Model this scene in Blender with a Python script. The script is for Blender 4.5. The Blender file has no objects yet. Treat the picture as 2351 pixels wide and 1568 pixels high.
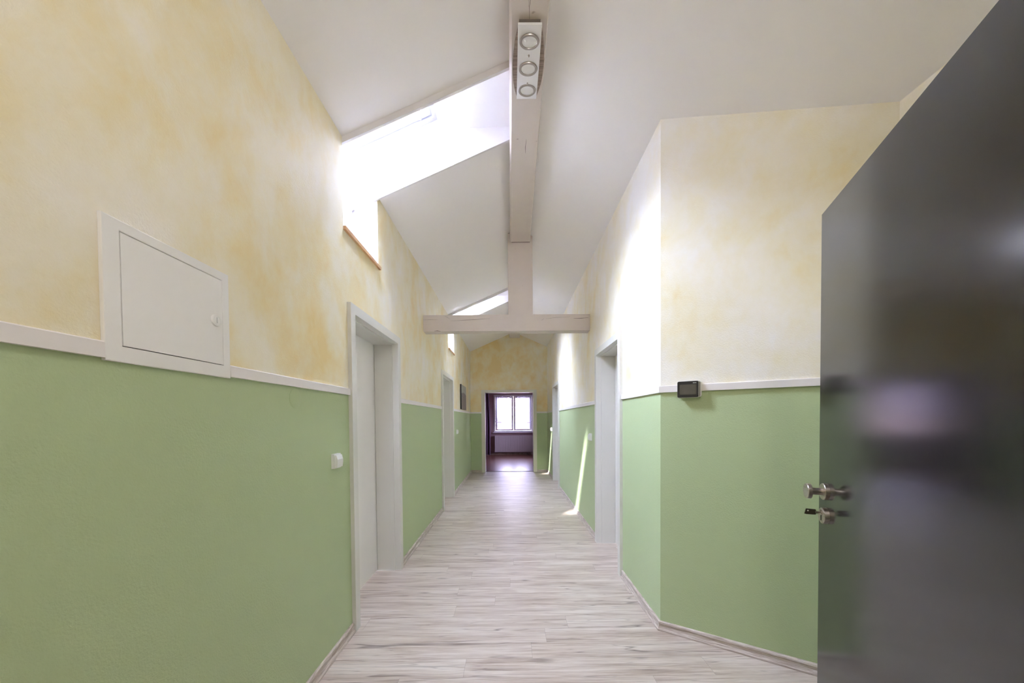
import bpy, bmesh, math, random
from mathutils import Vector, Matrix
random.seed(7)
C = bpy.context.scene
COL = C.collection

# ------------------------------------------------------------------ camera
F_PX, PPY, YAW, PITCH, ROLL = 850.0, 981.5, .0039, -.0213, -.0078
cd = bpy.data.cameras.new('camera'); cam = bpy.data.objects.new('camera', cd); COL.objects.link(cam)
cd.sensor_width = 36; cd.lens = F_PX/2351*36; cd.shift_y = (PPY-784)/2351; cd.clip_start = .02; cd.clip_end = 200
Fw = Vector((math.sin(YAW), math.cos(YAW), 0)); Rt = Vector((math.cos(YAW), -math.sin(YAW), 0)); Zu = Vector((0, 0, 1))
fw = math.cos(PITCH)*Fw + math.sin(PITCH)*Zu; up = -math.sin(PITCH)*Fw + math.cos(PITCH)*Zu
cr, sr = math.cos(ROLL), math.sin(ROLL)
R2 = cr*Rt + sr*up; U2 = -sr*Rt + cr*up
m = Matrix((R2, U2, -fw)).transposed().to_4x4(); m.translation = Vector((0, 0, 1.31))
cam.matrix_world = m
C.camera = cam

# ------------------------------------------------------------------ world, sun, exposure
SKY, SUN, EXPO = 56.0, 8.0, 1.76
w = bpy.data.worlds.new('sky'); C.world = w; w.use_nodes = True
bg = w.node_tree.nodes['Background']; bg.inputs['Color'].default_value = (.69, .77, 1.0, 1); bg.inputs['Strength'].default_value = SKY
# hazy sky: brighter towards the horizon, dull ground below it
wt = w.node_tree; tc = wt.nodes.new('ShaderNodeTexCoord'); sx = wt.nodes.new('ShaderNodeSeparateXYZ'); rp = wt.nodes.new('ShaderNodeValToRGB')
wt.links.new(tc.outputs['Generated'], sx.inputs[0]); ma = wt.nodes.new('ShaderNodeMath'); ma.operation = 'MULTIPLY_ADD'; ma.inputs[1].default_value = .5; ma.inputs[2].default_value = .5
wt.links.new(sx.outputs[2], ma.inputs[0]); wt.links.new(ma.outputs[0], rp.inputs[0]); 
# brighter lobe of sky on the left, added to light the right wall
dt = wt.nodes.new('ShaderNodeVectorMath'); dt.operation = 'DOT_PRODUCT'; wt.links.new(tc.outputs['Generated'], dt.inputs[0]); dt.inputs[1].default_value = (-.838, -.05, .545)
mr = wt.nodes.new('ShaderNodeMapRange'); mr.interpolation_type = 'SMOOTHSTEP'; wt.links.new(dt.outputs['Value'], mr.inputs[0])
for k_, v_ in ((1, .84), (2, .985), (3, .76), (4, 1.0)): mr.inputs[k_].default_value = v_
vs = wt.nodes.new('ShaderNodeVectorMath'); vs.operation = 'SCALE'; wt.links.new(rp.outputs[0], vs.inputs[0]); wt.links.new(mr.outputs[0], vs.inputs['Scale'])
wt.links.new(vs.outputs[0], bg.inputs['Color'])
el = rp.color_ramp.elements; el[0].position = .485; el[0].color = (.13, .125, .115, 1); el[1].position = 1.0; el[1].color = (.62, .72, 1.0, 1)
e_ = el.new(.51); e_.color = (.76, .82, 1.0, 1); e_ = el.new(.75); e_.color = (.69, .77, 1.0, 1)
sd = bpy.data.lights.new('sun', 'SUN'); sd.energy = SUN; sd.angle = math.radians(2.2); sd.color = (.95, .96, 1.0)
so = bpy.data.objects.new('sun', sd); COL.objects.link(so)
so.rotation_euler = Vector((1, 1.31, -1.57)).to_track_quat('-Z', 'Y').to_euler(); so.location = (-6, -8, 10)
C.view_settings.view_transform = 'Standard'; C.view_settings.look = 'None'
C.view_settings.exposure = EXPO; C.view_settings.gamma = 1; C.view_settings.use_curve_mapping = False
C.cycles.max_bounces = 14; C.cycles.diffuse_bounces = 10; C.cycles.transparent_max_bounces = 12; C.cycles.glossy_bounces = 6
C.cycles.sample_clamp_indirect = 60

# added soft fill light above and behind the camera, no real fitting
ld = bpy.data.lights.new('fill_light', 'POINT'); ld.energy = 10; ld.color = (1, .98, 1.0); ld.shadow_soft_size = .12
lo = bpy.data.objects.new('fill_light', ld); COL.objects.link(lo); lo.location = (.30, -.50, 3.02)

def portal(name, center, normal, sx, sy):
    l = bpy.data.lights.new(name, 'AREA'); l.shape = 'RECTANGLE'; l.size = sx; l.size_y = sy
    l.cycles.is_portal = True
    o = bpy.data.objects.new(name, l); COL.objects.link(o); o.location = center
    o.rotation_euler = Vector(normal).to_track_quat('-Z', 'Y').to_euler(); return o

# ------------------------------------------------------------------ material helpers
class NT:
    def __init__(s, name):
        s.m = bpy.data.materials.new(name); s.m.use_nodes = True; s.t = s.m.node_tree; s.n = s.t.nodes
        s.b = s.n['Principled BSDF']; s.out = s.n['Material Output']
    def node(s, typ, **k):
        nd = s.n.new(typ)
        for a, v in k.items():
            if a in nd.inputs.keys(): s.set(nd.inputs[a], v)
            else: setattr(nd, a, v)
        return nd
    def set(s, inp, v):
        if isinstance(v, bpy.types.NodeSocket): s.t.links.new(v, inp)
        else: inp.default_value = v
    def math(s, op, a, b=None, c=None, clamp=False):
        nd = s.n.new('ShaderNodeMath'); nd.operation = op; nd.use_clamp = clamp
        for i, v in enumerate((a, b, c)):
            if v is not None: s.set(nd.inputs[i], v)
        return nd.outputs[0]
    def mix(s, f, a, b, blend='MIX'):
        nd = s.n.new('ShaderNodeMix'); nd.data_type = 'RGBA'; nd.blend_type = blend
        s.set(nd.inputs[0], f)
        s.set(nd.inputs[6], a if isinstance(a, bpy.types.NodeSocket) else (*a, 1)); s.set(nd.inputs[7], b if isinstance(b, bpy.types.NodeSocket) else (*b, 1))
        return nd.outputs[2]
    def pos(s, kind='Object'):
        return s.node('ShaderNodeTexCoord').outputs[kind]
    def xyz(s, v):
        nd = s.n.new('ShaderNodeSeparateXYZ'); s.set(nd.inputs[0], v); return nd.outputs
    def comb(s, x, y, z):
        nd = s.n.new('ShaderNodeCombineXYZ')
        for i, v in enumerate((x, y, z)): s.set(nd.inputs[i], v)
        return nd.outputs[0]
    def map(s, v, scale=(1, 1, 1), rot=(0, 0, 0), loc=(0, 0, 0)):
        nd = s.n.new('ShaderNodeMapping'); s.set(nd.inputs[0], v)
        nd.inputs['Location'].default_value = loc; nd.inputs['Rotation'].default_value = rot; nd.inputs['Scale'].default_value = scale
        return nd.outputs[0]
    def noise(s, v, scale=5, detail=3, rough=.5, dist=0):
        nd = s.n.new('ShaderNodeTexNoise'); s.set(nd.inputs['Vector'], v); nd.inputs['Scale'].default_value = scale
        nd.inputs['Detail'].default_value = detail; nd.inputs['Roughness'].default_value = rough; nd.inputs['Distortion'].default_value = dist
        return nd.outputs[0]
    def ramp(s, f, stops):
        nd = s.n.new('ShaderNodeValToRGB'); s.set(nd.inputs[0], f); e = nd.color_ramp.elements
        while len(e) < len(stops): e.new(.5)
        for q, (p, c) in zip(e, stops): q.position = p; q.color = (*c, 1) if len(c) == 3 else c
        return nd.outputs[0]
    def bump(s, h, strength=.3, dist=.002):
        nd = s.n.new('ShaderNodeBump'); nd.inputs['Strength'].default_value = strength; nd.inputs['Distance'].default_value = dist
        s.set(nd.inputs['Height'], h); s.t.links.new(nd.outputs[0], s.b.inputs['Normal'])
    def base(s, c=None, rough=None, metal=None, spec=None):
        if c is not None: s.set(s.b.inputs['Base Color'], c if isinstance(c, bpy.types.NodeSocket) else (*c, 1))
        if rough is not None: s.set(s.b.inputs['Roughness'], rough)
        if metal is not None: s.set(s.b.inputs['Metallic'], metal)
        if spec is not None: s.set(s.b.inputs['Specular IOR Level'], spec)
        return s

def gray(v): return (v, v, v)
def simple(name, c, rough=.5, metal=0, spec=.5, vary=.04, scale=6):
    t = NT(name); f = t.noise(t.pos(), scale, 3)
    lo = tuple(x*(1-vary) for x in c); hi = tuple(min(1, x*(1+vary)) for x in c)
    t.base(t.mix(f, lo, hi), rough, metal, spec); return t.m

RAIL_Z = 1.468
def wall_material(name, bias):
    t = NT(name); p = t.pos()
    z = t.xyz(p)[2]
    q = t.map(p, (1, 1, 1), (.5, .3, 0))
    big = t.noise(q, 1.3, 3, .55, .3); mid = t.noise(t.map(p, (1.0, 1.0, .7), (.8, 0, .2), (3, 1, 2)), 4.6, 5, .6, .25)
    fine = t.noise(p, 14, 4, .6)
    s1 = t.math('ADD', t.math('MULTIPLY', big, .46), t.math('ADD', t.math('MULTIPLY', mid, .46), t.math('MULTIPLY', fine, .08)))
    wash = t.ramp(t.math('ADD', s1, bias), [(.33, (.85, .825, .79)), (.43, (.835, .785, .665)), (.50, (.82, .755, .575)), (.57, (.80, .695, .44)), (.66, (.78, .61, .29))])
    g = t.mix(t.noise(p, 1.3, 3, .5), (.435, .530, .298), (.465, .560, .328))
    m_ = t.math('GREATER_THAN', z, RAIL_Z+.02)
    t.base(t.mix(m_, g, wash), .55, 0, .5)
    chip = t.noise(p, 150, 3, .6)
    t.bump(chip, .65, .0026)
    return t.m
def ceiling_material():
    t = NT('white_ceiling_paper'); p = t.pos()
    t.base(t.mix(t.noise(p, 1.2, 2), (.855, .83, .82), (.88, .86, .85)), .7, 0, .3)
    t.bump(t.noise(p, 170, 3, .6), .2, .0015); return t.m
def laminate():
    t = NT('washed_oak_laminate'); x, y, z = t.xyz(t.pos())
    row = .146; L = 1.29
    ry = t.math('DIVIDE', t.math('ADD', y, .04), row); r = t.math('FLOOR', ry)
    wn = t.n.new('ShaderNodeTexWhiteNoise'); wn.noise_dimensions = '1D'; t.set(wn.inputs['W'], r)
    px = t.math('DIVIDE', t.math('ADD', x, t.math('MULTIPLY', wn.outputs[0], L*4)), L); pi = t.math('FLOOR', px)
    w2 = t.n.new('ShaderNodeTexWhiteNoise'); w2.noise_dimensions = '2D'; t.set(w2.inputs['Vector'], t.comb(r, pi, 0))
    rnd = w2.outputs[0]
    fx = t.math('FRACT', px); fy = t.math('FRACT', ry)
    off = t.math('MULTIPLY', rnd, 37)
    v = t.comb(t.math('ADD', x, off), y, off)
    grain = t.noise(t.map(v, (1.6, 30, 1), (0, 0, .012)), 1.6, 6, .6, .5)
    broad = t.noise(t.map(v, (.9, 7, 1)), 1.5, 4, .55, .9)
    fineg = t.noise(t.map(v, (4, 150, 1)), 2.4, 3, .6, .2)
    tone = t.math('ADD', t.math('MULTIPLY', grain, .36), t.math('ADD', t.math('MULTIPLY', broad, .44), t.math('MULTIPLY', fineg, .20)))
    col = t.ramp(tone, [(.36, (.30, .225, .175)), (.44, (.44, .35, .285)), (.50, (.555, .465, .395)), (.56, (.64, .56, .49)), (.63, (.69, .62, .56))])
    col = t.mix(t.math('MULTIPLY', rnd, .28), col, (.50, .415, .355))
    # long hair-thin dark checks: iso-lines of a stretched noise, only where a second noise allows them
    def hair(scale, loc, width, gate, lo):
        n1 = t.noise(t.map(v, scale, (0, 0, .015), loc), 1, 2, .45, .35)
        ln = t.math('SUBTRACT', 1, t.math('DIVIDE', t.math('ABSOLUTE', t.math('SUBTRACT', n1, .5)), width), clamp=True)
        n2 = t.noise(t.map(v, gate, (0, 0, 0), (loc[1], loc[0], 0)), 1, 2, .5)
        return t.math('MULTIPLY', ln, t.math('MULTIPLY', t.math('SUBTRACT', n2, lo), 9, clamp=True))
    h1 = hair((.9, 17, 1), (5, 2, 0), .014, (1.6, 9, 1), .45)
    h2 = hair((1.5, 31, 1), (11, 7, 0), .024, (2.2, 14, 1), .47)
    col = t.mix(t.math('MULTIPLY', h1, .78), col, (.13, .095, .075))
    col = t.mix(t.math('MULTIPLY', h2, .50), col, (.20, .15, .12))
    vor = t.n.new('ShaderNodeTexVoronoi'); t.set(vor.inputs['Vector'], t.map(v, (1.5, 4.2, 1), (0, 0, .1))); vor.inputs['Scale'].default_value = 1.0
    w3 = t.n.new('ShaderNodeTexWhiteNoise'); t.set(w3.inputs['Vector'], vor.outputs['Position'])
    rad_ = t.math('MULTIPLY', w3.outputs[0], .15)
    kn = t.math('SUBTRACT', 1, t.math('DIVIDE', t.math('ADD', vor.outputs['Distance'], t.math('MULTIPLY', t.math('SUBTRACT', grain, .5), .40)), t.math('ADD', rad_, .01)), clamp=True)
    col = t.mix(t.math('MULTIPLY', kn, .80), col, (.15, .115, .09))
    # seams
    e1 = t.math('LESS_THAN', t.math('MINIMUM', fy, t.math('SUBTRACT', 1, fy)), .007)
    e2 = t.math('LESS_THAN', t.math('MINIMUM', fx, t.math('SUBTRACT', 1, fx)), .0011)
    seam = t.math('MAXIMUM', e1, e2)
    col = t.mix(t.math('MULTIPLY', seam, .34), col, (.20, .16, .14))
    t.base(col, t.math('ADD', .30, t.math('MULTIPLY', grain, .16)), 0, .48)
    t.bump(t.math('SUBTRACT', grain, t.math('MULTIPLY', seam, .8)), .10, .0012)
    return t.m
def skirt_wood():
    t = NT('washed_oak_skirting'); p = t.pos()
    g = t.noise(t.map(p, (4, 4, 90)), 2.0, 6, .65, .8)
    t.base(t.ramp(g, [(.33, (.30, .235, .195)), (.48, (.50, .42, .37)), (.62, (.68, .61, .56))]), .38); return t.m
def beam_paint():
    t = NT('cream_painted_timber'); p = t.pos()
    f = t.noise(t.map(p, (5, 5, 5)), 1.2, 4, .6); k = t.noise(t.map(p, (9, 1.2, 9)), 3, 5, .6, .5)
    c = t.mix(f, (.62, .55, .495), (.68, .61, .555))
    spot = t.math('MULTIPLY', t.math('SUBTRACT', t.noise(p, 22, 2, .5), .74), 18, clamp=True)
    t.base(t.mix(t.math('MULTIPLY', spot, .6), c, (.30, .22, .18)), .55, 0, .4)
    t.bump(k, .35, .002); return t.m
def glass_mat(name, tint=(1, 1, 1)):
    t = NT(name); t.n.remove(t.b)
    tr = t.node('ShaderNodeBsdfTransparent'); tr.inputs[0].default_value = (*tint, 1)
    gl = t.node('ShaderNodeBsdfGlossy'); gl.inputs['Roughness'].default_value = .02
    fr = t.node('ShaderNodeFresnel'); fr.inputs['IOR'].default_value = 1.45
    mx = t.node('ShaderNodeMixShader'); t.set(mx.inputs[0], fr.outputs[0]); t.set(mx.inputs[1], tr.outputs[0]); t.set(mx.inputs[2], gl.outputs[0])
    t.t.links.new(mx.outputs[0], t.out.inputs[0]); return t.m
def sheer_mat():
    t = NT('sheer_white_voile'); t.n.remove(t.b)
    tr = t.node('ShaderNodeBsdfTransparent'); tr.inputs[0].default_value = (.95, .95, .98, 1)
    tl = t.node('ShaderNodeBsdfTranslucent'); tl.inputs[0].default_value = (.80, .80, .88, 1)
    df = t.node('ShaderNodeBsdfDiffuse'); df.inputs[0].default_value = (.78, .77, .84, 1)
    a = t.node('ShaderNodeMixShader'); a.inputs[0].default_value = .45; t.set(a.inputs[1], tl.outputs[0]); t.set(a.inputs[2], df.outputs[0])
    wv = t.noise(t.map(t.pos(), (60, 60, 2)), 2, 2)
    f = t.math('ADD', .68, t.math('MULTIPLY', wv, .2))
    b = t.node('ShaderNodeMixShader'); t.set(b.inputs[0], f); t.set(b.inputs[1], tr.outputs[0]); t.set(b.inputs[2], a.outputs[0])
    t.t.links.new(b.outputs[0], t.out.inputs[0]); return t.m
def brushed(name, c=(.55, .50, .46), rough=.28):
    t = NT(name); g = t.noise(t.map(t.pos(), (60, 60, 700)), 1, 3)
    t.base(t.mix(g, tuple(v*.85 for v in c), tuple(min(1, v*1.12) for v in c)), t.math('ADD', rough-.05, t.math('MULTIPLY', g, .12)), 1); return t.m
def door_paint():
    t = NT('anthracite_satin_coating'); p = t.pos()
    t.base(t.mix(t.noise(p, 3, 3), (.014, .014, .0145), (.017, .017, .0175)), t.math('ADD', .135, t.math('MULTIPLY', t.noise(p, 5, 4), .04)), 0, 1.0)
    t.bump(t.noise(p, 420, 2, .6), .05, .0004); return t.m
def dark_floor():
    t = NT('red_brown_floorboards'); x, y, z = t.xyz(t.pos())
    r = t.math('FLOOR', t.math('DIVIDE', x, .13)); wn = t.n.new('ShaderNodeTexWhiteNoise'); wn.noise_dimensions = '1D'; t.set(wn.inputs['W'], r)
    g = t.noise(t.map(t.comb(x, t.math('ADD', y, t.math('MULTIPLY', wn.outputs[0], 9)), 0), (30, 1.5, 1)), 1.5, 5, .6, .6)
    c = t.mix(g, (.16, .062, .036), (.30, .135, .08)); c = t.mix(t.math('MULTIPLY', wn.outputs[0], .4), c, (.15, .06, .04))
    t.base(c, .26, 0, .5); return t.m
def wenge():
    t = NT('grey_brown_wood_veneer'); g = t.noise(t.map(t.pos(), (2, 30, 2)), 3, 6, .65, .8)
    t.base(t.ramp(g, [(.35, (.16, .11, .08)), (.6, (.33, .25, .20))]), .5); return t.m
def art_mat():
    t = NT('landscape_print'); u, v, z = t.xyz(t.pos('Generated'))
    # y along the wall, z up: pale sky over a dark rippled slope
    edge = t.math('ADD', .58, t.math('MULTIPLY', t.math('SINE', t.math('MULTIPLY', t.math('ADD', v, .1), 2.6)), .10))
    up_ = t.math('MULTIPLY', t.math('SUBTRACT', z, edge), 25, clamp=True)
    wv = t.n.new('ShaderNodeTexWave'); wv.bands_direction = 'Z'; t.set(wv.inputs['Vector'], t.map(t.pos('Generated'), (1, .5, 1), (.35, 0, 0))); wv.inputs['Scale'].default_value = 7
    wv.inputs['Distortion'].default_value = 5; wv.inputs['Detail'].default_value = 3
    d = t.mix(wv.outputs[0], (.09, .065, .055), (.32, .27, .25))
    t.base(t.mix(up_, d, (.42, .42, .36)), .6); return t.m
def tile_mat():
    t = NT('clay_roof_tiles'); p = t.pos(); x, y, z = t.xyz(p)
    t.base(t.mix(t.noise(p, 3, 3), (.13, .095, .07), (.17, .13, .10)), .8); return t.m
def velvet():
    t = NT('plum_curtain_cloth'); p = t.pos()
    t.base(t.mix(t.noise(t.map(p, (40, 40, 3)), 1.5, 3), (.045, .012, .04), (.11, .04, .11)), .6, 0, .5)
    t.b.inputs['Sheen Weight'].default_value = .4; return t.m

M = dict(wall=wall_material('yellow_wash_and_green_plaster', .015), wallpale=wall_material("pale_wash_and_green_plaster", -.055), wallend=wall_material('deep_yellow_wash_and_green_plaster', .085), ceil=ceiling_material(), floor=laminate(), skirt=skirt_wood(), beam=beam_paint(),
    white=simple('white_lacquer', (.80, .785, .76), .35, vary=.02), frame=simple('pale_grey_door_lacquer', (.70, .69, .65), .34, vary=.02),
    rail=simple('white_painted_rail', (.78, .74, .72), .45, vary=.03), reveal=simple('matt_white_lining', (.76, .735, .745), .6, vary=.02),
    pvc=simple('white_window_plastic', (.82, .82, .85), .3, vary=.01), glass=glass_mat('window_glass'), tinted=glass_mat('dimming_tint_glass', (.46, .43, .48)), roofpvc=simple('roof_window_frame_plastic', (.50, .49, .53), .35, vary=.02), metal=brushed('brushed_steel'),  # pane tint put in to dim the overbright daylight at the end room windows
    darkmetal=simple('dark_key_metal', (.09, .08, .06), .35, .6), black=simple('matt_black_plastic', (.012, .011, .010), .4),
    screen=simple('switched_off_display', (.085, .078, .062), .22, 0, .6, .15, 30), silver=simple('silver_plastic', (.55, .55, .55), .3, .5),
    door=door_paint(), darkfloor=dark_floor(), veneer=wenge(), art=art_mat(), tiles=tile_mat(), velvet=velvet(), sheer=sheer_mat(),
    plum=simple('dusky_mauve_plaster', (.36, .235, .25), .8, 0, .2, .05, 3), rad=simple('radiator_enamel', (.62, .56, .57), .4, vary=.02),
    oak=simple('oak_edge_wood', (.62, .37, .20), .45, 0, .4, .15, 12), sill=simple('window_board', (.62, .56, .62), .3), plaster=simple('outer_plaster', (.75, .72, .66), .9),
    lampglass=simple('frosted_lamp_glass', (.80, .79, .78), .18, 0, .6, .01), lampring=brushed('lamp_ring_steel', (.42, .38, .35), .3),
    lampwhite=simple('lamp_white_metal', (.82, .81, .82), .3, vary=.01), grey=simple('lamp_mount_grey', (.17, .145, .125), .5),
    crack=simple('dark_timber_crack', (.07, .05, .035), .9), gap=simple('dark_shadow_joint', (.10, .09, .08), .9),
    switchwhite=simple('white_switch_plastic', (.80, .80, .78), .3, vary=.01), stair=simple('stairwell_white_plaster', (.80, .78, .74), .8, vary=.02),
    green=None)
def green_patch():
    t = NT('green_painted_cover'); p = t.pos(); t.base((.45, .545, .315), .62, 0, .35); t.bump(t.noise(p, 130, 3, .65), .3, .002); return t.m
M['green'] = green_patch()

# ------------------------------------------------------------------ geometry helpers
def box(bm, x0, x1, y0, y1, z0, z1):
    vs = [bm.verts.new((x, y, z)) for x in (x0, x1) for y in (y0, y1) for z in (z0, z1)]
    fs = [bm.faces.new([vs[i] for i in q]) for q in ((0, 1, 3, 2), (4, 6, 7, 5), (0, 4, 5, 1), (2, 3, 7, 6), (0, 2, 6, 4), (1, 5, 7, 3))]
    return vs, fs
def prism(bm, pts, axis, a0, a1):
    """pts: 2-D outline; axis: 0,1,2 = extrusion axis; the outline's coordinates fill the other two in order"""
    def mk(p, a):
        q = list(p); q.insert(axis, a); return bm.verts.new(q)
    A = [mk(p, a0) for p in pts]; B = [mk(p, a1) for p in pts]; n = len(pts)
    bm.faces.new(A); bm.faces.new(B[::-1])
    for i in range(n): bm.faces.new((A[i], B[i], B[(i+1) % n], A[(i+1) % n]))
def cyl(bm, c, axis, r, h, n=40, r2=None):
    axis = Vector(axis).normalized(); q = Vector((0, 0, 1)).rotation_difference(axis).to_matrix(); c = Vector(c)
    r2 = r if r2 is None else r2
    A = [bm.verts.new(c + q @ Vector((r*math.cos(t), r*math.sin(t), 0))) for t in [2*math.pi*i/n for i in range(n)]]
    B = [bm.verts.new(c + q @ Vector((r2*math.cos(t), r2*math.sin(t), h))) for t in [2*math.pi*i/n for i in range(n)]]
    bm.faces.new(A[::-1]); bm.faces.new(B)
    for i in range(n): bm.faces.new((A[i], A[(i+1) % n], B[(i+1) % n], B[i]))
def lathe(bm, c, axis, prof, n=48, close=True, sx=1, sy=1):
    axis = Vector(axis).normalized(); q = Vector((0, 0, 1)).rotation_difference(axis).to_matrix(); c = Vector(c)
    rings = [[bm.verts.new(c + q @ Vector((sx*r*math.cos(2*math.pi*i/n), sy*r*math.sin(2*math.pi*i/n), h))) for i in range(n)] for r, h in prof]
    for a, b in zip(rings, rings[1:]):
        for i in range(n): bm.faces.new((a[i], a[(i+1) % n], b[(i+1) % n], b[i]))
    if close == 'ring':
        a, b = rings[-1], rings[0]
        for i in range(n): bm.faces.new((a[i], a[(i+1) % n], b[(i+1) % n], b[i]))
    elif close: bm.faces.new(rings[0][::-1]); bm.faces.new(rings[-1])
def tube(bm, pts, r, n=12):
    pts = [Vector(p) for p in pts]; rings = []
    for i, p in enumerate(pts):
        d = (pts[min(i+1, len(pts)-1)] - pts[max(i-1, 0)]).normalized()
        a = d.orthogonal().normalized() if i == 0 else (pa - d*pa.dot(d)).normalized()
        pa = a; b = d.cross(a)
        rings.append([bm.verts.new(p + r*(a*math.cos(2*math.pi*k/n) + b*math.sin(2*math.pi*k/n))) for k in range(n)])
    for a, b in zip(rings, rings[1:]):
        for k in range(n): bm.faces.new((a[k], a[(k+1) % n], b[(k+1) % n], b[k]))
    bm.faces.new(rings[0][::-1]); bm.faces.new(rings[-1])
def sweep(bm, path, prof, side=1):
    """profile (distance from wall, height) swept along a floor-plan polyline with mitred corners; side=+1: room lies left of travel"""
    P = [Vector(p) for p in path]; rings = []
    for i, p in enumerate(P):
        d1 = (P[i]-P[i-1]).normalized() if i else (P[1]-P[0]).normalized()
        d2 = (P[i+1]-P[i]).normalized() if i < len(P)-1 else d1
        n1 = Vector((-d1.y, d1.x))*side; n2 = Vector((-d2.y, d2.x))*side
        nn = (n1+n2).normalized(); k = 1/max(.2, nn.dot(n1))
        rings.append([bm.verts.new((p.x+nn.x*k*a, p.y+nn.y*k*a, z)) for a, z in prof])
    n = len(prof)
    for a, b in zip(rings, rings[1:]):
        for k in range(n): bm.faces.new((a[k], a[(k+1) % n], b[(k+1) % n], b[k]))
    bm.faces.new(rings[0]); bm.faces.new(rings[-1][::-1])
def obj(name, bm, mat, parent=None, bevel=0, smooth=False, seg=2):
    if bevel:
        es = [e for e in bm.edges if len(e.link_faces) == 2 and e.calc_face_angle(0) > .6]
        bmesh.ops.bevel(bm, geom=es, offset=bevel, segments=seg, affect='EDGES', profile=.6, clamp_overlap=True)
    bmesh.ops.recalc_face_normals(bm, faces=bm.faces)
    me = bpy.data.meshes.new(name); bm.to_mesh(me); bm.free(); me.materials.append(mat)
    if smooth:
        for p in me.polygons: p.use_smooth = True
        try: me.set_sharp_from_angle(angle=math.radians(35))
        except Exception: pass
    o = bpy.data.objects.new(name, me); COL.objects.link(o)
    if parent:
        o.parent = parent; o.matrix_parent_inverse = parent_world(parent).inverted()
    return o
def parent_world(p):
    mw = Matrix.LocRotScale(p.location, p.rotation_euler, p.scale)
    return (parent_world(p.parent) @ p.matrix_parent_inverse @ mw) if p.parent else mw
def tag(o, label, cat, group=None, kind=None):
    o['label'] = label; o['category'] = cat
    if group: o['group'] = group
    if kind: o['kind'] = kind
    return o
def struct(o, label, cat): return tag(o, label, cat, None, 'structure')
def empty(name, loc):
    o = bpy.data.objects.new(name, None); o.location = loc; o.empty_display_size = .1; COL.objects.link(o); return o
def B(): return bmesh.new()

# ------------------------------------------------------------------ dimensions
XL, XR, YE = -.991, .921, 9.234
TL, TR = .19, .17                     # wall thicknesses
RX, RZ, SL = .091, 3.479, .439        # ridge and roof slope
zc = lambda x: RZ - SL*abs(x-RX)
YB = -2.3                             # back of the stairwell behind the camera
CX, CY = .921, 2.27                   # corner of the right wall
DX, DY = 1.777, 1.703                 # inner end of the slanted wall
DH = 2.035                            # outer height of the door casings
OH = 1.975                            # opening height
CW = .065                             # casing width
Lniche = [(2.244, 2.812), (5.979, 6.558)]
Ldoors = [(2.275, 3.287), (5.303, 6.345)]
Rdoors = [(3.040, 3.945), (6.936, 7.955)]
SILL = 2.478

# floor
bm = B(); box(bm, -1.6, 2.2, YB-.2, YE+.10, -.12, 0)
struct(obj('floor', bm, M['floor']), 'washed oak laminate floor of the corridor', 'floor')
# ceiling, with the openings of the two roof windows left free
bm = B()
def slab_left(y0, y1, x0=XL-TL-.02): prism(bm, [(x0, zc(x0)), (RX, RZ), (RX, RZ+.16), (x0, zc(x0)+.16)], 1, y0, y1)
ys = [YB-.2, Lniche[0][0], Lniche[0][1]+.018, Lniche[1][0], Lniche[1][1]+.018, YE+.2]
for a, b in zip(ys[::2], ys[1::2]): slab_left(a, b)
prism(bm, [(RX, RZ), (2.1, zc(2.1)), (2.1, zc(2.1)+.16), (RX, RZ+.16)], 1, YB-.2, YE+.2)
for a, b in zip(ys[1::2], ys[2::2]):   # above the ridge beam beside the openings
    prism(bm, [(.035, zc(.035)), (RX, RZ), (RX, RZ+.16), (.035, RZ+.16)], 1, a, b)
struct(obj('ceiling', bm, M['ceil']), 'white sloping ceiling on both sides of the ridge beam', 'ceiling')

def wall_boxes(bm, x0, x1, y0, y1, ztop, holes):
    """wall between x0..x1 with rectangular holes (ya, yb, za, zb)"""
    cuts = sorted({y0, y1, *[h[0] for h in holes], *[h[1] for h in holes]})
    for a, b in zip(cuts, cuts[1:]):
        hs = sorted([h for h in holes if h[0] <= a+1e-6 and h[1] >= b-1e-6], key=lambda h: h[2])
        z = -.05
        for h in hs:
            if h[2] > z: box(bm, x0, x1, a, b, z, h[2])
            z = h[3]
        if z < ztop: box(bm, x0, x1, a, b, z, ztop)
bm = B()
holes = [(a+CW-.02, b-CW+.02, -.06, OH+.02) for a, b in Ldoors] + [(a, b+.018, SILL-.02, 9) for a, b in Lniche]
# top of the wall follows the slope
def clip_top(bm, f):
    for v in bm.verts:
        if v.co.z > 2.6: v.co.z = f(v.co)
wall_boxes(bm, XL-TL, XL, YB, YE, 3.0, holes); clip_top(bm, lambda c: zc(c.x)+.03)
struct(obj('wall_left', bm, M['wall']), 'left corridor wall, green below and pale yellow wash above', 'wall')
bm = B()
holes = [(a+CW-.02, b-CW+.02, -.06, OH+.02) for a, b in Rdoors]
wall_boxes(bm, XR, XR+TR, CY, YE, 3.0, holes)
clip_top(bm, lambda c: zc(c.x)+.03)
struct(obj('wall_right', bm, M['wallpale']), 'right corridor wall beyond the corner, green below and cream above', 'wall')
bm = B()
th = Vector((CX-DX, CY-DY)).normalized(); nn = Vector((th.y, -th.x)); nn = nn if nn.y > 0 else -nn
q = [(CX, CY), (DX, DY), (DX+nn.x*.15, DY+nn.y*.15), (CX+nn.x*.15+.0, CY+nn.y*.15)]
q[3] = (CX+.17, CY+.0+.16); 
A = [bm.verts.new((x, y, -.05)) for x, y in q]; Bv = [bm.verts.new((x, y, zc(x)+.03)) for x, y in q]
bm.faces.new(A); bm.faces.new(Bv[::-1])
for i in range(4): bm.faces.new((A[i], Bv[i], Bv[(i+1) % 4], A[(i+1) % 4]))
struct(obj('wall_slanted', bm, M['wallpale']), 'slanted wall between the corridor corner and the dark entrance door', 'wall')
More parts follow.
